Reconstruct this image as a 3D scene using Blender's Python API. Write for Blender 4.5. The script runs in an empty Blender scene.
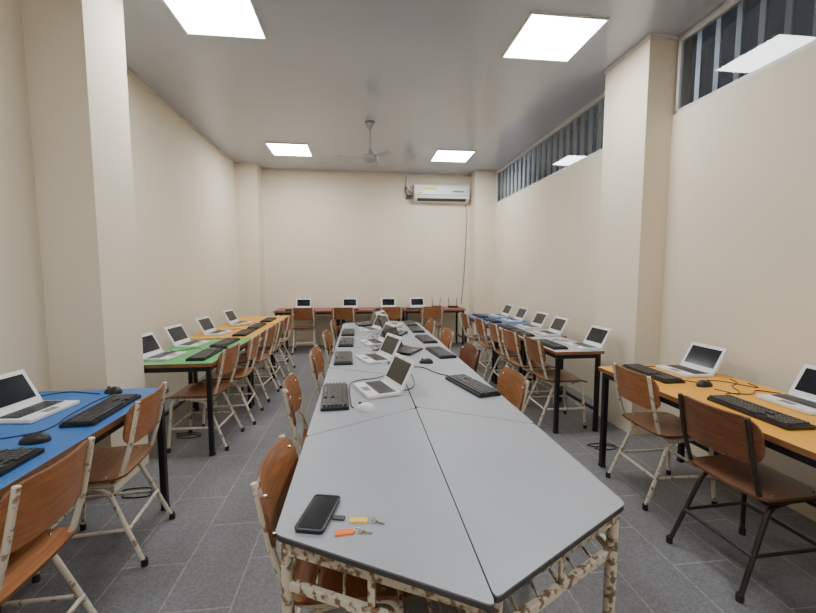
import bpy, bmesh, math, random
from mathutils import Vector, Matrix
random.seed(7)
C = bpy.context.scene.collection

# ---------------------------------------------------------------- materials
def newmat(name):
    m = bpy.data.materials.new(name); m.use_nodes = True
    nt = m.node_tree
    return m, nt, nt.nodes['Principled BSDF']

def mat(name, col, rough=0.5, metal=0.0, var=0.0, scale=8.0, bump=0.0, bscale=200.0, spec=0.5, dark=None):
    m, nt, b = newmat(name)
    b.inputs['Roughness'].default_value = rough
    b.inputs['Metallic'].default_value = metal
    b.inputs['Specular IOR Level'].default_value = spec
    tc = nt.nodes.new('ShaderNodeTexCoord')
    n = nt.nodes.new('ShaderNodeTexNoise'); n.inputs['Scale'].default_value = scale; n.inputs['Detail'].default_value = 6
    nt.links.new(tc.outputs['Object'], n.inputs['Vector'])
    r = nt.nodes.new('ShaderNodeValToRGB')
    d = dark if dark else tuple(c * (1 - var) for c in col)
    r.color_ramp.elements[0].color = (*d, 1); r.color_ramp.elements[0].position = 0.3
    r.color_ramp.elements[1].color = (*col, 1); r.color_ramp.elements[1].position = 0.62
    nt.links.new(n.outputs['Fac'], r.inputs['Fac'])
    nt.links.new(r.outputs['Color'], b.inputs['Base Color'])
    if bump > 0:
        n2 = nt.nodes.new('ShaderNodeTexNoise'); n2.inputs['Scale'].default_value = bscale
        nt.links.new(tc.outputs['Object'], n2.inputs['Vector'])
        bp = nt.nodes.new('ShaderNodeBump'); bp.inputs['Strength'].default_value = bump; bp.inputs['Distance'].default_value = 0.002
        nt.links.new(n2.outputs['Fac'], bp.inputs['Height']); nt.links.new(bp.outputs['Normal'], b.inputs['Normal'])
    return m

def ramp(k, a, b_):
    r = M[k].node_tree.nodes['Color Ramp'].color_ramp
    r.elements[0].position = a; r.elements[1].position = b_

M = {}
M['wall'] = mat('wall_paint', (0.81, 0.72, 0.57), 0.75, var=0.05, scale=1.2, bump=0.25, bscale=60, spec=0.25)
M['trim'] = mat('trim_white', (0.62, 0.62, 0.62), 0.4, var=0.05)
M['white'] = mat('white_plastic', (0.75, 0.75, 0.74), 0.35, var=0.04)
M['lapkey'] = mat('laptop_key_grey', (0.20, 0.20, 0.21), 0.5, var=0.1)
M['black'] = mat('black_plastic', (0.012, 0.012, 0.014), 0.4, var=0.2)
M['key'] = mat('key_cap_black', (0.05, 0.05, 0.056), 0.35, var=0.2)
M['screen'] = mat('lcd_dark', (0.012, 0.014, 0.018), 0.12, var=0.1)
M['steel'] = mat('desk_steel_black', (0.02, 0.02, 0.024), 0.4, 0.3, var=0.3)
M['cream'] = mat('cream_worn_paint', (0.64, 0.58, 0.47), 0.45, scale=30, dark=(0.30, 0.19, 0.12))
ramp('cream', .36, .42)
M['creamrust'] = mat('cream_chipped_paint', (0.66, 0.60, 0.48), 0.45, scale=42, dark=(0.22, 0.125, 0.07))
ramp('creamrust', .42, .50)
M['darkpaint'] = mat('dark_brown_paint', (0.035, 0.025, 0.022), 0.35, var=0.4, scale=14)
M['rubber'] = mat('rubber', (0.02, 0.02, 0.02), 0.8, var=0.1)
M['fangrey'] = mat('fan_grey_enamel', (0.45, 0.45, 0.47), 0.45, var=0.08)
M['gtop'] = mat('grey_laminate', (0.335, 0.35, 0.385), 0.42, var=0.08, scale=3)
M['gedge'] = mat('dark_edge_band', (0.05, 0.05, 0.055), 0.5, var=0.2)
M['wedge'] = mat('wood_edge_band', (0.26, 0.12, 0.05), 0.5, var=0.3)
M['blue'] = mat('blue_laminate', (0.03, 0.145, 0.42), 0.4, var=0.06)
M['green'] = mat('green_laminate', (0.08, 0.40, 0.11), 0.4, var=0.06)
M['yellow'] = mat('yellow_laminate', (0.80, 0.37, 0.03), 0.4, var=0.06)
M['pale'] = mat('pale_laminate', (0.45, 0.45, 0.43), 0.4, var=0.06)
M['red'] = mat('maroon_laminate', (0.28, 0.06, 0.05), 0.4, var=0.1)
M['orange'] = mat('orange_tag', (0.95, 0.18, 0.03), 0.4, var=0.05)
M['ytag'] = mat('yellow_tag', (0.85, 0.60, 0.10), 0.4, var=0.05)
M['metal'] = mat('key_metal', (0.65, 0.6, 0.5), 0.25, 1.0, var=0.1)
M['alu'] = mat('painted_slats', (0.62, 0.65, 0.69), 0.4, 0.0, var=0.05)
M['aclabel'] = mat('energy_label', (0.85, 0.65, 0.05), 0.5, var=0.02)

def wood(name, c1, c2, rough=0.35):
    m, nt, b = newmat(name)
    tc = nt.nodes.new('ShaderNodeTexCoord'); mp = nt.nodes.new('ShaderNodeMapping')
    mp.inputs['Scale'].default_value = (3, 30, 30)
    nt.links.new(tc.outputs['Object'], mp.inputs['Vector'])
    n = nt.nodes.new('ShaderNodeTexNoise'); n.inputs['Scale'].default_value = 2.5; n.inputs['Detail'].default_value = 5
    nt.links.new(mp.outputs['Vector'], n.inputs['Vector'])
    oi = nt.nodes.new('ShaderNodeObjectInfo')
    r = nt.nodes.new('ShaderNodeValToRGB')
    r.color_ramp.elements[0].color = (*c2, 1); r.color_ramp.elements[0].position = 0.3
    r.color_ramp.elements[1].color = (*c1, 1); r.color_ramp.elements[1].position = 0.7
    hs = nt.nodes.new('ShaderNodeHueSaturation')
    mr = nt.nodes.new('ShaderNodeMapRange'); mr.inputs['To Min'].default_value = 0.75; mr.inputs['To Max'].default_value = 1.2
    nt.links.new(oi.outputs['Random'], mr.inputs['Value']); nt.links.new(mr.outputs['Result'], hs.inputs['Value'])
    nt.links.new(n.outputs['Fac'], r.inputs['Fac']); nt.links.new(r.outputs['Color'], hs.inputs['Color'])
    nt.links.new(hs.outputs['Color'], b.inputs['Base Color'])
    b.inputs['Roughness'].default_value = rough
    return m
M['ply'] = wood('chair_plywood', (0.42, 0.175, 0.07), (0.26, 0.10, 0.04))
M['plydark'] = wood('chair_plywood_worn', (0.20, 0.08, 0.04), (0.11, 0.042, 0.022), 0.3)

# floor
def floor_mat():
    m, nt, b = newmat('floor_tile')
    tc = nt.nodes.new('ShaderNodeTexCoord'); mp = nt.nodes.new('ShaderNodeMapping')
    mp.inputs['Rotation'].default_value = (0, 0, math.radians(90)); mp.inputs['Location'].default_value = (0.1, 0.17, 0)
    nt.links.new(tc.outputs['Object'], mp.inputs['Vector'])
    br = nt.nodes.new('ShaderNodeTexBrick')
    br.inputs['Scale'].default_value = 1.0; br.inputs['Brick Width'].default_value = 0.6; br.inputs['Row Height'].default_value = 0.3
    br.inputs['Mortar Size'].default_value = 0.004; br.inputs['Mortar Smooth'].default_value = 0.2
    br.inputs['Color1'].default_value = (0.165, 0.162, 0.166, 1); br.inputs['Color2'].default_value = (0.182, 0.178, 0.182, 1)
    br.inputs['Mortar'].default_value = (0.29, 0.285, 0.28, 1)
    nt.links.new(mp.outputs['Vector'], br.inputs['Vector'])
    n = nt.nodes.new('ShaderNodeTexNoise'); n.inputs['Scale'].default_value = 90; n.inputs['Detail'].default_value = 4
    nt.links.new(tc.outputs['Object'], n.inputs['Vector'])
    r = nt.nodes.new('ShaderNodeValToRGB')
    r.color_ramp.elements[0].color = (0.8, 0.8, 0.8, 1); r.color_ramp.elements[0].position = 0.35
    r.color_ramp.elements[1].color = (1.2, 1.2, 1.2, 1); r.color_ramp.elements[1].position = 0.65
    nt.links.new(n.outputs['Fac'], r.inputs['Fac'])
    mx = nt.nodes.new('ShaderNodeMix'); mx.data_type = 'RGBA'; mx.blend_type = 'MULTIPLY'; mx.inputs['Factor'].default_value = 1
    nt.links.new(br.outputs['Color'], mx.inputs['A']); nt.links.new(r.outputs['Color'], mx.inputs['B'])
    nt.links.new(mx.outputs['Result'], b.inputs['Base Color'])
    b.inputs['Roughness'].default_value = 0.5
    return m
M['floor'] = floor_mat()

def ceil_mat():
    m, nt, b = newmat('pvc_ceiling')
    b.inputs['Base Color'].default_value = (0.46, 0.495, 0.56, 1)
    b.inputs['Roughness'].default_value = 0.16
    b.inputs['Specular IOR Level'].default_value = 0.7
    tc = nt.nodes.new('ShaderNodeTexCoord'); mp = nt.nodes.new('ShaderNodeMapping')
    nt.links.new(tc.outputs['Object'], mp.inputs['Vector'])
    br = nt.nodes.new('ShaderNodeTexBrick'); br.inputs['Scale'].default_value = 1
    br.inputs['Brick Width'].default_value = 30; br.inputs['Row Height'].default_value = 0.25; br.inputs['Mortar Size'].default_value = 0.003
    br.inputs['Color1'].default_value = (1, 1, 1, 1); br.inputs['Color2'].default_value = (1, 1, 1, 1); br.inputs['Mortar'].default_value = (0, 0, 0, 1)
    nt.links.new(mp.outputs['Vector'], br.inputs['Vector'])
    bp = nt.nodes.new('ShaderNodeBump'); bp.inputs['Strength'].default_value = 0.25; bp.inputs['Distance'].default_value = 0.003
    nt.links.new(br.outputs['Color'], bp.inputs['Height']); nt.links.new(bp.outputs['Normal'], b.inputs['Normal'])
    return m
M['ceil'] = ceil_mat()

def emis(name, col, s):
    m = bpy.data.materials.new(name); m.use_nodes = True; nt = m.node_tree; nt.nodes.clear()
    e = nt.nodes.new('ShaderNodeEmission'); e.inputs['Color'].default_value = (*col, 1); e.inputs['Strength'].default_value = s
    o = nt.nodes.new('ShaderNodeOutputMaterial'); nt.links.new(e.outputs[0], o.inputs[0]); return m
M['led'] = emis('led_diffuser', (0.96, 0.985, 1.0), 39.0)

def glass_mat():
    m = bpy.data.materials.new('window_glass'); m.use_nodes = True; nt = m.node_tree; nt.nodes.clear()
    t = nt.nodes.new('ShaderNodeBsdfTransparent'); t.inputs['Color'].default_value = (0.85, 0.9, 0.95, 1)
    g = nt.nodes.new('ShaderNodeBsdfGlossy'); g.inputs['Roughness'].default_value = 0.02
    f = nt.nodes.new('ShaderNodeFresnel'); f.inputs['IOR'].default_value = 1.75
    mx = nt.nodes.new('ShaderNodeMixShader'); o = nt.nodes.new('ShaderNodeOutputMaterial')
    nt.links.new(f.outputs[0], mx.inputs[0]); nt.links.new(t.outputs[0], mx.inputs[1]); nt.links.new(g.outputs[0], mx.inputs[2])
    nt.links.new(mx.outputs[0], o.inputs[0]); return m
M['glass'] = glass_mat()

# ---------------------------------------------------------------- mesh builder
class B:
    def __init__(s):
        s.v = []; s.f = []; s.m = []; s.sm = []; s.mats = []
    def mi(s, k):
        if k not in s.mats: s.mats.append(k)
        return s.mats.index(k)
    def add(s, vs, fs, k, smooth=False, T=None):
        o = len(s.v); i = s.mi(k)
        for v in vs:
            v = Vector(v)
            if T is not None: v = T @ v
            s.v.append(v)
        for f in fs:
            s.f.append([o + a for a in f]); s.m.append(i); s.sm.append(smooth)
    def box(s, c, d, k, bev=0.0, T=None):
        bm = bmesh.new(); bmesh.ops.create_cube(bm, size=1)
        for v in bm.verts: v.co = Vector((v.co.x * d[0] + c[0], v.co.y * d[1] + c[1], v.co.z * d[2] + c[2]))
        if bev > 0: bmesh.ops.bevel(bm, geom=bm.edges[:], offset=bev, segments=2, affect='EDGES', profile=0.5)
        bm.verts.index_update()
        s.add([v.co.copy() for v in bm.verts], [[v.index for v in f.verts] for f in bm.faces], k, False, T)
        bm.free()
    def prism(s, poly, z0, z1, k, kside=None, T=None):
        n = len(poly)
        vs = [(p[0], p[1], z0) for p in poly] + [(p[0], p[1], z1) for p in poly]
        s.add(vs, [list(range(n, 2 * n)), list(range(n - 1, -1, -1))], k, False, T)
        s.add(vs, [[i, (i + 1) % n, n + (i + 1) % n, n + i] for i in range(n)], kside or k, False, T)
    def tube(s, pts, r, k, seg=10, T=None, caps=True):
        pts = [Vector(p) for p in pts]
        vs = []; n = len(pts); up = None
        for i, p in enumerate(pts):
            if i == 0: t = pts[1] - pts[0]
            elif i == n - 1: t = pts[-1] - pts[-2]
            else: t = (pts[i + 1] - p).normalized() + (p - pts[i - 1]).normalized()
            if t.length < 1e-9: t = Vector((0, 0, 1))
            t.normalize()
            if up is None:
                up = Vector((1, 0, 0)) if abs(t.x) < 0.8 else Vector((0, 1, 0))
            up = (up - t * up.dot(t))
            if up.length < 1e-6: up = Vector((0, 1, 0)) - t * t.y
            up.normalize(); w = t.cross(up)
            rr = r[i] if isinstance(r, (list, tuple)) else r
            for j in range(seg):
                a = 2 * math.pi * j / seg
                vs.append(p + up * math.cos(a) * rr + w * math.sin(a) * rr)
        fs = []
        for i in range(n - 1):
            for j in range(seg):
                a = i * seg + j; b = i * seg + (j + 1) % seg
                fs.append([a, b, b + seg, a + seg])
        s.add(vs, fs, k, True, T)
        if caps:
            s.add(vs[:seg], [list(range(seg - 1, -1, -1))], k, False, T)
            s.add(vs[-seg:], [list(range(seg))], k, False, T)
    def lathe(s, prof, k, seg=20, T=None):
        vs = []
        for r, z in prof:
            for j in range(seg):
                a = 2 * math.pi * j / seg; vs.append((r * math.cos(a), r * math.sin(a), z))
        fs = []
        for i in range(len(prof) - 1):
            for j in range(seg):
                a = i * seg + j; b = i * seg + (j + 1) % seg
                fs.append([a, b, b + seg, a + seg])
        s.add(vs, fs, k, True, T)
    def panel(s, W, H, rc, th, fn, k, kedge=None, ny=6, taper=0.0):
        """rounded rectangle sheet, fn(x,y)->(point, normal)"""
        xs = []
        for i in range(6):
            a = math.pi / 2 * i / 5; xs.append(-W / 2 + rc - rc * math.cos(a))
        nmid = 8
        for i in range(1, nmid): xs.append(-W / 2 + rc + (W - 2 * rc) * i / nmid)
        xs += [-x for x in xs[:6][::-1]]
        top = []; bot = []
        for x in xs:
            q = abs(x) - (W / 2 - rc); h = H / 2
            if q > 0: h -= rc - math.sqrt(max(0, rc * rc - q * q))
            for j in range(ny + 1):
                y = -h + 2 * h * j / ny
                xx = x * (1 - taper * (0.5 - y / H))
                p, nn = fn(xx, y); p = Vector(p); nn = Vector(nn).normalized()
                top.append(p + nn * th / 2); bot.append(p - nn * th / 2)
        m = ny + 1; nx = len(xs)
        f = []
        for i in range(nx - 1):
            for j in range(ny):
                f.append([i * m + j, (i + 1) * m + j, (i + 1) * m + j + 1, i * m + j + 1])
        s.add(top, f, k, True); s.add(bot, [q[::-1] for q in f], k, True)
        loop = [i * m for i in range(nx)] + [(nx - 1) * m + j for j in range(1, m)] + [i * m + ny for i in range(nx - 2, -1, -1)] + [j for j in range(ny - 1, 0, -1)]
        L = len(loop)
        vs = [top[i] for i in loop] + [bot[i] for i in loop]
        s.add(vs, [[(i + 1) % L, i, L + i, L + (i + 1) % L] for i in range(L)], kedge or k, False)
    def mesh(s, name):
        me = bpy.data.meshes.new(name)
        me.from_pydata([tuple(v) for v in s.v], [], s.f)
        for k in s.mats: me.materials.append(M[k])
        for p, i, sm in zip(me.polygons, s.m, s.sm): p.material_index = i; p.use_smooth = sm
        me.update(); return me
    def obj(s, name, loc=(0, 0, 0), rz=0):
        return put(s.mesh(name), name, loc, rz)

def put(me, name, loc=(0, 0, 0), rz=0):
    o = bpy.data.objects.new(name, me); C.objects.link(o)
    o.location = loc; o.rotation_euler = (0, 0, math.radians(rz)); return o

def bez(pts, r=0.05, n=5):
    """polyline with filleted corners"""
    pts = [Vector(p) for p in pts]; out = [pts[0]]
    for i in range(1, len(pts) - 1):
        a, b, c = pts[i - 1], pts[i], pts[i + 1]
        d1 = min(r, (a - b).length * 0.45); d2 = min(r, (c - b).length * 0.45)
        p0 = b + (a - b).normalized() * d1; p2 = b + (c - b).normalized() * d2
        for k in range(n + 1):
            t = k / n; out.append(p0 * (1 - t) ** 2 + b * 2 * t * (1 - t) + p2 * t * t)
    out.append(pts[-1]); return out

def spline(pts, n=6):
    pts = [Vector(p) for p in pts]; P = [pts[0]] + pts + [pts[-1]]; out = []
    for i in range(1, len(P) - 2):
        for k in range(n):
            t = k / n; a, b, c, d = P[i - 1], P[i], P[i + 1], P[i + 2]
            out.append(0.5 * ((2 * b) + (c - a) * t + (2 * a - 5 * b + 4 * c - d) * t * t + (3 * b - a - 3 * c + d) * t ** 3))
    out.append(pts[-1]); return out

def roundpoly(poly, r, n=4):
    out = []; N = len(poly)
    for i in range(N):
        a = Vector(poly[i - 1]); b = Vector(poly[i]); c = Vector(poly[(i + 1) % N])
        p0 = b + (a - b).normalized() * r; p2 = b + (c - b).normalized() * r
        for k in range(n + 1):
            t = k / n; q = p0 * (1 - t) ** 2 + b * 2 * t * (1 - t) + p2 * t * t; out.append((q.x, q.y))
    return out

# ---------------------------------------------------------------- room
H = 3.385
XL, XR, YB, YF = -2.2, 2.62, 8.0, -2.4
XLN = -1.95      # near left wall
WZ = 2.76
def boxobj(name, lo, hi, k):
    b = B(); c = [(a + d) / 2 for a, d in zip(lo, hi)]
    b.box((0, 0, 0), [d - a for a, d in zip(lo, hi)], k); return b.obj(name, c)
boxobj('floor', (-2.5, YF - .15, -0.1), (2.9, YB + .15, 0), 'floor')
boxobj('ceiling', (-2.5, YF - .15, H), (2.9, YB + .15, H + 0.1), 'ceil')
boxobj('wall_back', (-2.5, YB, 0), (2.9, YB + .15, H), 'wall')
boxobj('wall_front', (-2.5, YF - .15, 0), (2.9, YF, H), 'wall')
boxobj('wall_left', (XL - .15, 2.9, 0), (XL, YB, H), 'wall')
boxobj('wall_left_near', (XLN - .15, YF, 0), (XLN, 2.9, H), 'wall')
boxobj('wall_column_left', (XL, 2.73, 0), (-1.62, 3.17, H), 'wall')
boxobj('wall_column_back_left', (XL, 7.62, 0), (-1.82, YB, H), 'wall')
boxobj('wall_column_right', (2.385, 3.2, 0), (XR + .15, 3.80, H), 'wall')
boxobj('wall_column_back_right', (2.22, 7.62, 0), (XR + .15, YB, H), 'wall')
boxobj('wall_right_far', (XR, 3.80, 0), (XR + .15, 7.62, WZ), 'wall')
boxobj('wall_right', (XR, YF, 0), (XR + .15, 3.2, WZ), 'wall')

def window(name, y0, y1, sp, sw):
    b = B(); L = y1 - y0; z0 = WZ; z1 = H - 0.03; h = z1 - z0
    fx = XR + 0.03
    b.box((fx, (y0 + y1) / 2, z0 + .015), (.05, L, .03), 'trim', .004)
    b.box((fx, (y0 + y1) / 2, z1 + .0), (.05, L, .055), 'trim', .004)
    for y in (y0 + .015, y1 - .015): b.box((fx, y, (z0 + z1) / 2), (.05, .03, h), 'trim', .004)
    gx = XR + .03
    b.add([(gx, y0 + .02, z0 + .02), (gx, y1 - .02, z0 + .02), (gx, y1 - .02, z1), (gx, y0 + .02, z1)], [[0, 3, 2, 1]], 'glass')
    n = int(L / sp)
    for i in range(1, n):
        y = y0 + L * i / n
        b.box((XR + .052, y, (z0 + z1) / 2), (.02, sw, h - .02), 'alu', .003)
    return b.obj(name)
window('window_1', 3.80, 7.62, 0.17, 0.095)
window('window_2', YF, 3.18, 0.165, 0.045)
def trimbar(name, lo, hi): boxobj(name, lo, hi, 'trim')
t = 0.025
trimbar('trim_1', (XL, 3.17, H - t), (XL + t, 7.62, H))
trimbar('trim_2', (-1.82, YB - t, H - t), (2.22, YB, H))
trimbar('trim_3', (XLN, YF, H - t), (XLN + t, 2.73, H))
trimbar('trim_4', (-1.62, 2.73, H - t), (-1.62 + t, 3.17, H))
trimbar('trim_5', (2.385 - t, 3.2, H - t), (2.385, 3.8, H))
trimbar('trim_6', (2.385 - t, 3.2 - t, H - t), (XR, 3.2, H))

# ---------------------------------------------------------------- lights
def ledpanel():
    b = B(); s = 0.315
    b.box((0, 0, -0.008), (2 * s - .03, 2 * s - .03, 0.004), 'led')
    for sx in (-1, 1):
        b.box((sx * (s - .0075), 0, -0.007), (.015, 2 * s, .014), 'white')
        b.box((0, sx * (s - .0075), -0.007), (2 * s - .03, .015, .014), 'white')
    return b.mesh('ceiling_light_panel')
lp = ledpanel()
for x, y in [(-1.06, 3.30), (1.60, 3.34), (-1.08, 6.70), (1.55, 6.74), (-1.06, -0.1), (1.58, -0.1)]:
    put(lp, 'ceiling_light_panel', (x, y, H))

w = bpy.data.worlds.new('night'); bpy.context.scene.world = w; w.use_nodes = True
w.node_tree.nodes['Background'].inputs['Color'].default_value = (0.12, 0.135, 0.16, 1)
w.node_tree.nodes['Background'].inputs['Strength'].default_value = 0.35

# ---------------------------------------------------------------- ceiling fan
b = B()
b.lathe([(0.001, 0), (.065, 0), (.06, -.03), (.03, -.09), (.014, -.10)], 'fangrey')
b.tube([(0, 0, -.08), (0, 0, -.37)], .012, 'fangrey')
b.lathe([(.014, -.34), (.03, -.36), (.035, -.40), (.085, -.42), (.105, -.45), (.105, -.475), (.075, -.50), (.03, -.52), (.001, -.522)], 'fangrey')
for i in range(3):
    T = Matrix.Rotation(math.radians(65 + 120 * i), 4, 'Z')
    b.box((.12, 0, -.455), (.08, .03, .006), 'fangrey', T=T)
    T2 = T @ Matrix.Translation((.27, 0, -.455)) @ Matrix.Rotation(math.radians(-4), 4, 'X')
    b.prism(roundpoly([(-.12, -.035), (.14, -.05), (.14, .05), (-.12, .035)], .02), -.002, .002, 'fangrey', T=T2)
b.obj('ceiling_fan', (0.15, 5.4, H))

# ---------------------------------------------------------------- air conditioner
b = B()
prof = [(0, .33), (-.15, .33), (-.19, .31), (-.205, .27), (-.21, .13), (-.19, .06), (-.12, .01), (0, 0)]
n = len(prof); L = 1.08
vs = [(0, p[0], p[1]) for p in prof] + [(L, p[0], p[1]) for p in prof]
b.add(vs, [[i, (i + 1) % n, n + (i + 1) % n, n + i] for i in range(n)] + [list(range(n - 1, -1, -1)), list(range(n, 2 * n))], 'white')
b.box((L / 2, -.208, .125), (L - .02, .008, .006), 'gedge')
Tq = Matrix.Translation((L / 2, -.16, .036)) @ Matrix.Rotation(math.radians(-33), 4, 'X')
b.box((0, 0, 0), (L - .12, .075, .012), 'gedge', T=Tq)
b.box((.10, -.2115, .20), (.10, .004, .12), 'aclabel'); b.box((.10, -.2145, .20), (.07, .003, .07), 'white')
b.box((.30, -.2125, .235), (.26, .006, .04), 'aclabel')
b.box((.86, -.2105, .19), (.22, .003, .03), 'lapkey')
b.obj('air_conditioner', (1.06, 7.998, 2.82))
b = B()
b.tube(spline([(1.04, 7.93, 3.02), (.98, 7.95, 3.06), (.93, 7.95, 3.15), (.95, 7.96, 3.3), (.95, 7.97, 3.38)]), .018, 'white')
b.tube(spline([(1.04, 7.95, 2.95), (.99, 7.95, 2.93), (.93, 7.96, 2.97), (.90, 7.96, 3.08), (.94, 7.96, 3.12)]), .012, 'black')
b.box((.96, 7.97, 2.92), (.08, .05, .07), 'black', .006)
b.obj('refrigerant_pipe')
b = B()
b.tube(spline([(2.12, 7.99, 2.80), (2.15, 7.99, 2.5), (2.13, 7.99, 1.9), (2.10, 7.99, 1.3), (2.05, 7.99, .8)]), .005, 'rubber', 6)
b.obj('wall_cable')

# ---------------------------------------------------------------- trapezoid tables
LN, DP = 1.24, 0.515
SH = LN - 2 * DP * math.tan(math.radians(30))
def trap():
    b = B(); g = .002
    P = [(-LN / 2 + g, g), (LN / 2 - g, g), (SH / 2 - g, DP), (-SH / 2 + g, DP)]
    RP = roundpoly(P, .022)
    b.prism(RP, .732, .745, 'gedge')
    b.prism(RP, .745, .75, 'gtop', 'lapkey')
    Q = [(-LN / 2 + .075, .028), (LN / 2 - .075, .028), (SH / 2 - .022, DP - .026), (-SH / 2 + .022, DP - .026)]
    K = 'creamrust'
    for i in range(4):
        a = Vector(Q[i]); c = Vector(Q[(i + 1) % 4]); d = c - a; ang = math.atan2(d.y, d.x); mid = (a + c) / 2
        T = Matrix.Translation((mid.x, mid.y, 0)) @ Matrix.Rotation(ang, 4, 'Z')
        b.box((0, 0, .706), (d.length, .022, .05), K, .003, T=T)
        b.box((0, 0, .59), (d.length, .02, .026), K, .003, T=T)
        q = a.lerp(c, .5); b.box((0, 0, .64), (.02, .008, .10), K, T=T)
    for k in range(1, 6):
        t = k / 6; y = .035 + (DP - .07) * t; hw = (LN / 2 - .09) * (1 - t) + (SH / 2 - .035) * t
        b.tube([(-hw, y, .59), (hw, y, .59)], .005, K, 6)
    for q in Q:
        b.tube([(q[0], q[1], .012), (q[0], q[1], .732)], .018, K, 10)
        b.tube([(q[0], q[1], 0), (q[0], q[1], .03)], .022, 'rubber', 10)
    return b.mesh('trapezoid_table')
tm = trap(); pitch = (LN + SH) / 2; y = 1.373; cx = .28
for i in range(5):
    if i % 2 == 0:
        put(tm, 'trapezoid_table', (cx, y, 0), 90); put(tm, 'trapezoid_table', (cx, y + (.02 if i == 0 else 0), 0), -90)
    else:
        put(tm, 'trapezoid_table', (cx - DP - .003, y, 0), -90); put(tm, 'trapezoid_table', (cx + DP + .003, y + (.02 if i == 1 else 0), 0), 90)
    y += pitch + (.003 if i > 0 else .0)

# ---------------------------------------------------------------- desks
def desk(x0, x1, y0, y1, k, side='wedge'):
    b = B(); sx = x1 - x0; sy = y1 - y0
    RP = roundpoly([(-sx / 2, -sy / 2), (sx / 2, -sy / 2), (sx / 2, sy / 2), (-sx / 2, sy / 2)], .012)
    b.prism(RP, .722, .747, side); b.prism(RP, .747, .75, k, side)
    ix = sx / 2 - .04; iy = sy / 2 - .04
    for a in (-1, 1):
        for c in (-1, 1):
            b.box((a * ix, c * iy, .37), (.035, .035, .704), 'steel', .003)
            b.box((a * ix, c * iy, .009), (.04, .04, .018), 'rubber', .003)
        b.box((a * ix, 0, .70), (.03, 2 * iy, .04), 'steel', .003)
        b.box((0, a * iy, .70), (2 * ix, .03, .04), 'steel', .003)
    b.box((-ix if x0 < 0 else ix, 0, .2), (.025, 2 * iy, .025), 'steel')
    b.obj('computer_desk', ((x0 + x1) / 2, (y0 + y1) / 2, 0))
desk(-1.90, -1.16, 1.32, 2.54, 'blue'); desk(-1.90, -1.16, 0.08, 1.30, 'blue')
desk(-1.76, -1.14, 3.19, 4.38, 'green')
desk(-1.85, -1.14, 4.40, 5.50, 'yellow'); desk(-1.85, -1.14, 5.52, 6.60, 'yellow')
desk(1.745, 2.47, 1.18, 2.73, 'yellow'); desk(1.745, 2.47, -0.4, 1.16, 'yellow')
desk(1.70, 2.16, 3.28, 4.08, 'pale'); desk(1.70, 2.25, 4.10, 4.98, 'pale'); desk(1.70, 2.35, 5.00, 6.5, 'blue')
desk(-1.55, -.38, 7.35, 7.94, 'red'); desk(-.36, .80, 7.35, 7.94, 'red'); desk(.82, 1.98, 7.35, 7.94, 'red')

# ---------------------------------------------------------------- chairs
def chair(ply, fr, name):
    b = B(); r = .0115
    for s in (-1, 1):
        b.tube(bez([(s * .195, .20, .012), (s * .175, .165, .43), (s * .175, -.16, .425), (s * .18, -.215, .60), (s * .175, -.262, .825)], .06), r, fr)
        b.tube(bez([(s * .16, .02, .418), (s * .165, -.10, .40), (s * .195, -.255, .012)], .05), r, fr)
        for q in ((s * .195, .20, 0), (s * .195, -.255, 0)):
            b.tube([(q[0], q[1], 0), (q[0], q[1], .035)], .0155, 'rubber')
    b.tube([(-.175, .14, .425), (.175, .14, .425)], r * .9, fr)
    b.tube([(-.165, -.05, .412), (.165, -.05, .412)], r * .9, fr)
    b.tube([(-.183, -.19, .19), (.183, -.19, .19)], r * .8, fr)
    b.tube([(-.187, .185, .19), (.187, .185, .19)], r * .8, fr)
    for s in (-1, 1): b.tube([(s * .185, .185, .19), (s * .183, -.19, .19)], r * .75, fr)
    def seat(x, y):
        yy = y + .015; z = .446 + .25 * x * x
        e = max(0, yy - .12); z -= 2.2 * e * e
        e2 = max(0, -yy - .10); z += 1.2 * e2 * e2
        return (x, yy, z), (-.5 * x, 4.4 * e, 1)
    b.panel(.41, .41, .05, .012, seat, ply, 'plydark', ny=10)
    for s in (-1, 1):
        for yy in (-.1, .12): b.lathe([(.008, 0), (.006, .003), (.0005, .004)], 'metal', 8, T=Matrix.Translation((s * .175, yy, .459)))
    def back(x, y):
        zz = .718 + y
        yb = -.222 - (zz - .60) * .19 + .9 * x * x - .012
        return (x, yb + .0, zz), (-1.8 * x, 1, .19)
    b.panel(.43, .215, .075, .011, back, ply, 'plydark', ny=6)
    for s in (-1, 1):
        for z in (.66, .78):
            yb = -.222 - (z - .60) * .19 + .9 * .03 - .02
            b.tube([(s * .175, yb - .004, z), (s * .175, yb + .022, z)], .007, 'metal', 8)
    return b.mesh(name)
ch1 = chair('ply', 'cream', 'school_chair'); ch2 = chair('plydark', 'darkpaint', 'school_chair_dark')
def seat_at(bx, by, rz, me=None):
    """bx,by: position of the backrest"""
    a = math.radians(rz); off = Vector((-math.sin(a), math.cos(a))) * .24
    put(me or ch1, 'school_chair', (bx + off.x, by + off.y, 0), rz)
# left desks
seat_at(-1.03, 1.42, 92); seat_at(-1.11, 2.20, 96)
seat_at(-1.10, 3.50, 88); seat_at(-1.04, 4.05, 93); seat_at(-1.03, 4.72, 86); seat_at(-1.02, 5.25, 92); seat_at(-1.02, 5.95, 90)
# right desks
seat_at(1.66, 1.66, -88, ch2); seat_at(1.74, 2.34, -92)
seat_at(1.63, 3.60, -92); seat_at(1.60, 4.12, -88); seat_at(1.62, 4.70, -93); seat_at(1.60, 5.22, -90); seat_at(1.58, 5.9, -88)
# back desks
for x, q in ((-1.0, 2), (-.3, -3), (.55, 2), (1.30, -2)): seat_at(x, 7.14, q)
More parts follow.
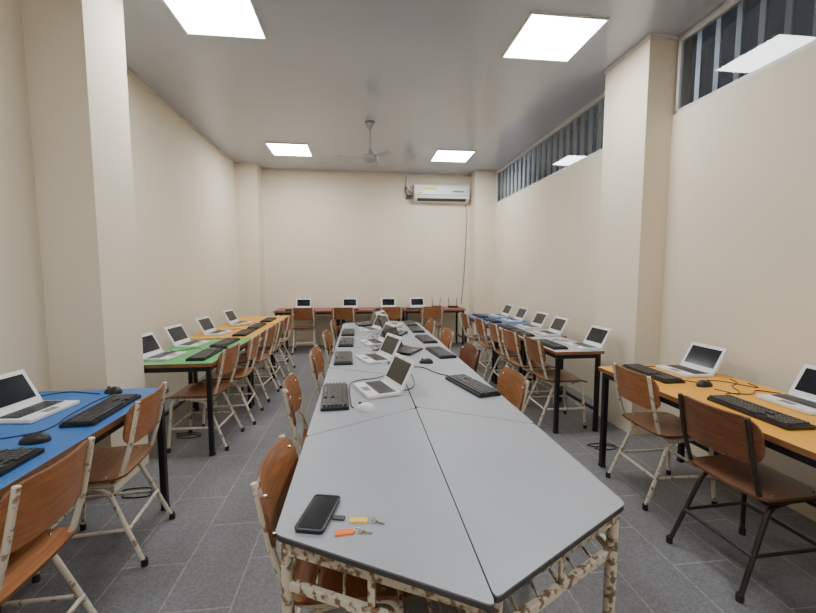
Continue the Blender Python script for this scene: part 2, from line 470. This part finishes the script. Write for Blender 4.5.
# central table
seat_at(-.29, 1.36, -92); seat_at(-.40, 2.33, -86); seat_at(-.36, 3.26, -92); seat_at(-.35, 4.2, -90); seat_at(-.34, 5.14, -90)
seat_at(.94, 2.34, 88); seat_at(.92, 3.26, 92, ch2); seat_at(.93, 4.2, 90); seat_at(.92, 5.14, 90)

# ---------------------------------------------------------------- electronics
TZ = .75
def laptop(ang=112, name='laptop', body='white'):
    b = B(); W = .285; D = .20
    b.box((0, 0, .011), (W, D, .020), body, .004)
    b.box((0, .022, .0205), (W - .03, .105, .002), 'lapkey')
    for r in range(5):
        for c in range(12):
            b.box((-.117 + c * .0213, -.018 + r * .020, .0225), (.018, .0165, .003), 'key')
    b.box((0, -.067, .0212), (.075, .042, .001), 'lapkey')
    T = Matrix.Translation((0, D / 2 - .004, .018)) @ Matrix.Rotation(math.radians(90 - ang), 4, 'X')
    b.box((0, .002, .098), (W, .012, .19), body, .004, T=T)
    b.box((0, -.0048, .102), (W - .045, .002, .135), 'screen', T=T)
    b.box((0, -.0055, .180), (.008, .002, .006), 'black', T=T)
    b.tube([(-.09, D / 2 - .004, .02), (.09, D / 2 - .004, .02)], .009, body, 10)
    return b.mesh(name)
lapW = laptop(118); lapB = laptop(112, 'laptop_black', 'black')
def keyboard():
    b = B(); W = .44; D = .145
    b.prism(roundpoly([(-W / 2, -D / 2), (W / 2, -D / 2), (W / 2, D / 2), (-W / 2, D / 2)], .012), 0, .016, 'black')
    b.box((0, 0, .017), (W - .016, D - .02, .004), 'black', .001)
    for r in range(6):
        y = -.052 + r * .020 + (.004 if r == 5 else 0)
        for c in range(21):
            x = -.205 + c * .0196 + (.004 if c > 14 else 0)
            if c in (14, 15) and r in (0, 2): continue
            if r == 0 and 4 <= c <= 9:
                if c == 4: b.box((x + .049, y, .0225), (.112, .015, .008), 'key', .0015)
                continue
            b.box((x, y, .0225), (.015, .015, .008), 'key')
    return b.mesh('keyboard')
kb = keyboard()
def mouse(k, name):
    b = B(); nu, nv = 16, 8; vs = []
    for j in range(nv + 1):
        ph = math.pi / 2 * j / nv
        for i in range(nu):
            th = 2 * math.pi * i / nu
            c, s_ = math.cos(th), math.sin(th)
            x = .031 * math.copysign(abs(c) ** .8, c) * math.cos(ph) ** .7; y = .055 * s_ * math.cos(ph) ** .7
            z = .035 * math.sin(ph) ** .9 * (1 - .12 * s_)
            vs.append((x, y, z))
    fs = [[j * nu + i, j * nu + (i + 1) % nu, (j + 1) * nu + (i + 1) % nu, (j + 1) * nu + i] for j in range(nv) for i in range(nu)]
    b.add(vs, fs, k, True); b.add(vs[:nu], [list(range(nu))[::-1]], k)
    b.tube([(-.004, .03, .029), (.004, .03, .029)], .009, 'gedge', 12)
    return b.mesh(name)
msB = mouse('black', 'computer_mouse'); msW = mouse('white', 'computer_mouse_white')
def lap(x, y, rz, m=None): put(m or lapW, 'laptop', (x, y, TZ), rz)
def key(x, y, rz): put(kb, 'keyboard', (x, y, TZ), rz)
def mou(x, y, rz, m=None): put(m or msB, 'computer_mouse', (x, y, TZ), rz)
# left wall desks (user faces -X => rz 90)
lap(-1.60, 2.14, 84); key(-1.29, 2.14, 92); mou(-1.43, 2.46, 70)
lap(-1.60, 1.42, 90); key(-1.30, 1.45, 90); mou(-1.34, 1.77, 95)
lap(-1.60, 3.46, 84); key(-1.30, 3.50, 90); mou(-1.27, 3.80, 90)
lap(-1.60, 4.02, 84); key(-1.32, 4.08, 88)
lap(-1.60, 4.74, 84); key(-1.32, 4.72, 90); mou(-1.30, 5.00, 90)
lap(-1.60, 5.62, 84); key(-1.32, 5.30, 90); key(-1.32, 5.95, 90)
# right
lap(2.24, 2.50, -90); key(1.97, 2.47, -91); mou(2.10, 2.18, -80)
lap(2.28, 1.79, -92); key(1.95, 1.72, -92)
lap(2.05, 3.46, -88); key(1.80, 3.60, -90)
lap(2.08, 4.26, -90); key(1.82, 4.33, -92)
lap(2.12, 4.82, -88); key(1.84, 4.80, -90)
lap(2.16, 5.50, -88); key(1.87, 5.50, -90); lap(2.18, 6.1, -88); key(1.88, 6.1, -90)
# back
for x in (-1.08, -.20, .55, 1.12):
    lap(x, 7.70, 0); key(x - .05, 7.47, 0)
# central
key(-.145, 2.22, -87); lap(.09, 2.32, -72); mou(.02, 2.0, 60, msW)
key(.67, 2.34, 104)
key(-.14, 3.22, -88); lap(.10, 3.16, -70); lap(.40, 3.45, 60, lapB); key(.68, 3.35, 97)
key(-.14, 3.95, -90); lap(.12, 3.9, -75); key(.67, 4.05, 94); mou(.5, 3.0, 80)
lap(.40, 4.45, 70, lapB); key(-.14, 4.6, -90); lap(.1, 4.8, -70); key(.67, 4.75, 90); lap(.42, 5.15, 65); lap(.05, 5.3, -80, lapB); key(.67, 5.3, 90)

# cables
def cable(pts, r=.0028, k='black', name='power_cable', z=None):
    b = B(); zz = TZ + r if z is None else z + r
    b.tube(spline([(p[0], p[1], zz + (p[2] if len(p) > 2 else 0)) for p in pts], 7), r, k, 6); b.obj(name)
cable([(-1.76, 2.30), (-1.80, 2.42), (-1.70, 2.50), (-1.55, 2.46), (-1.49, 2.44)])
cable([(-1.40, 2.43), (-1.43, 2.33), (-1.42, 2.1), (-1.39, 1.95), (-1.42, 1.86), (-1.60, 1.80), (-1.74, 1.9)])
cable([(-1.34, 1.71), (-1.42, 1.66), (-1.50, 1.75), (-1.66, 1.72), (-1.76, 1.62)])
for yy in (3.75, 4.3, 5.0, 5.35): cable([(-1.42, yy), (-1.5, yy + .1), (-1.62, yy - .05), (-1.72, yy + .06)])
cable([(2.10, 2.11), (2.14, 2.0), (2.2, 2.05), (2.26, 2.15), (2.35, 2.2), (2.4, 2.3)])
cable([(2.03, 1.96), (2.1, 2.02), (2.22, 1.99), (2.32, 2.05), (2.4, 1.98)])
cable([(2.08, 2.30), (2.12, 2.25), (2.2, 2.28), (2.3, 2.25), (2.38, 2.1), (2.42, 2.2)])
cable([(2.05, 2.70), (2.2, 2.67), (2.3, 2.69), (2.38, 2.66)])
for yy in (3.83, 4.55, 5.15, 5.8): cable([(1.94, yy), (2.0, yy + .05), (2.08, yy - .03), (2.13, yy + .02)])
random.seed(11)
cable([(-.04, 2.03), (-.055, 2.10), (-.06, 2.5), (.1, 2.6), (.25, 2.75), (.3, 2.82)], k='black')
cable([(.25, 2.30), (.32, 2.38), (.34, 2.65), (.28, 2.8), (.34, 2.85)])
cable([(.60, 2.58), (.52, 2.68), (.45, 2.85), (.36, 2.88), (.35, 2.95)], r=.0035)
for i in range(14):
    y0 = 2.85 + i * .18; x = random.uniform(.0, .35); pts = []
    for k in range(6):
        pts.append((min(.6, max(-.05, x)), y0 + k * random.uniform(-.02, .13)))
        x += random.uniform(-.16, .18)
    cable(pts, r=.0035, k=random.choice(['black', 'black', 'white']))
def strip(x, y, rz, z=TZ):
    b = B(); b.box((0, 0, .018), (.30, .05, .035), 'white', .004)
    for i in range(5):
        b.box((-.11 + i * .052, 0, .0365), (.03, .03, .003), 'gedge')
    b.obj('power_strip', (x, y, z), rz)
strip(.30, 2.92, 80); strip(.26, 4.15, 95)
for (x, y) in ((-1.45, 2.66), (-1.52, 3.6), (2.0, 2.95), (1.25, 4.35)):
    pts = [(x + math.cos(a * 1.3) * .11 * (1 + .2 * math.sin(a * 2)), y + math.sin(a * 1.3) * .05 + a * .01, .004 * (a % 2)) for a in range(9)]
    cable(pts, r=.004, z=0)

# router on back desk
b = B()
b.prism(roundpoly([(-.1, -.07), (.1, -.07), (.1, .07), (-.1, .07)], .02), .004, .035, 'black')
for s in (-1, 1):
    b.tube([(s * .07, .06, .03), (s * .075, .065, .06), (s * .085, .07, .19)], .006, 'black', 8)
for i in range(5): b.box((-.06 + i * .03, -.0705, .02), (.006, .002, .004), 'aclabel')
b.box((0, 0, .002), (.16, .1, .004), 'rubber')
me = b.mesh('wifi_router'); put(me, 'wifi_router', (1.50, 7.75, TZ), 0); put(me, 'wifi_router', (1.82, 7.72, TZ), -8)

# ---------------------------------------------------------------- phone and keys
b = B(); W, Lp = .08, .168
RP = roundpoly([(-W / 2, -Lp / 2), (W / 2, -Lp / 2), (W / 2, Lp / 2), (-W / 2, Lp / 2)], .012)
b.prism(RP, 0, .011, 'black')
rim = [Vector((p[0], p[1], .0115)) for p in RP]; rim.append(rim[0]); b.tube(rim, .0025, 'gedge', 6)
b.prism(roundpoly([(-W / 2 + .006, -Lp / 2 + .008), (W / 2 - .006, -Lp / 2 + .008), (W / 2 - .006, Lp / 2 - .008), (-W / 2 + .006, Lp / 2 - .008)], .008), .0108, .0118, 'screen')
b.tube([(W / 2, -.02, .008), (W / 2 + .0025, -.02, .008), (W / 2 + .0025, .015, .008), (W / 2, .015, .008)], .0015, 'rubber', 6)
T = Matrix.Translation((W / 2 + .004, -.01, 0))
b.prism(roundpoly([(0, -.009), (.036, -.009), (.036, .009), (0, .009)], .004), .001, .006, 'gedge', T=T)
b.obj('smartphone', (-.125, 1.122, TZ), -14)

def keyring(tag, name, loc, rz):
    b = B()
    b.prism(roundpoly([(-.024, -.0105), (.024, -.0105), (.03, 0), (.024, .0105), (-.024, .0105)], .004), 0, .005, tag)
    b.prism(roundpoly([(-.018, -.007), (.014, -.007), (.014, .007), (-.018, .007)], .002), .005, .0056, 'ytag' if tag == 'ytag' else 'orange')
    ring = [(.038 + .011 * math.cos(a * math.pi / 8), .011 * math.sin(a * math.pi / 8), .0045) for a in range(17)]
    b.tube(ring, .0012, 'metal', 6, caps=False)
    T = Matrix.Translation((.046, -.004, 0)) @ Matrix.Rotation(math.radians(-25), 4, 'Z')
    head = [(.009 * math.cos(a * math.pi / 6), .009 * math.sin(a * math.pi / 6)) for a in range(12)]
    b.prism(head, .0012, .0034, 'metal', T=T)
    b.prism([(.007, -.003), (.03, -.003), (.033, 0), (.03, .003), (.026, .0015), (.022, .004), (.018, .002), (.014, .003), (.007, .003)], .0012, .0034, 'metal', T=T)
    b.obj(name, loc, rz)
keyring('orange', 'key_with_tag', (-.050, 1.032, TZ), 4)
keyring('ytag', 'key_with_tag', (-.012, 1.080, TZ), -6)

# ---------------------------------------------------------------- camera
cam = bpy.data.cameras.new('camera'); co = bpy.data.objects.new('camera', cam); C.objects.link(co)
co.location = (0, 0, 1.45); co.rotation_euler = (math.radians(90 - 4.93), 0, math.radians(-6.82))
cam.sensor_width = 36; cam.lens = 400 / 816 * 36; cam.clip_start = .02
bpy.context.scene.camera = co
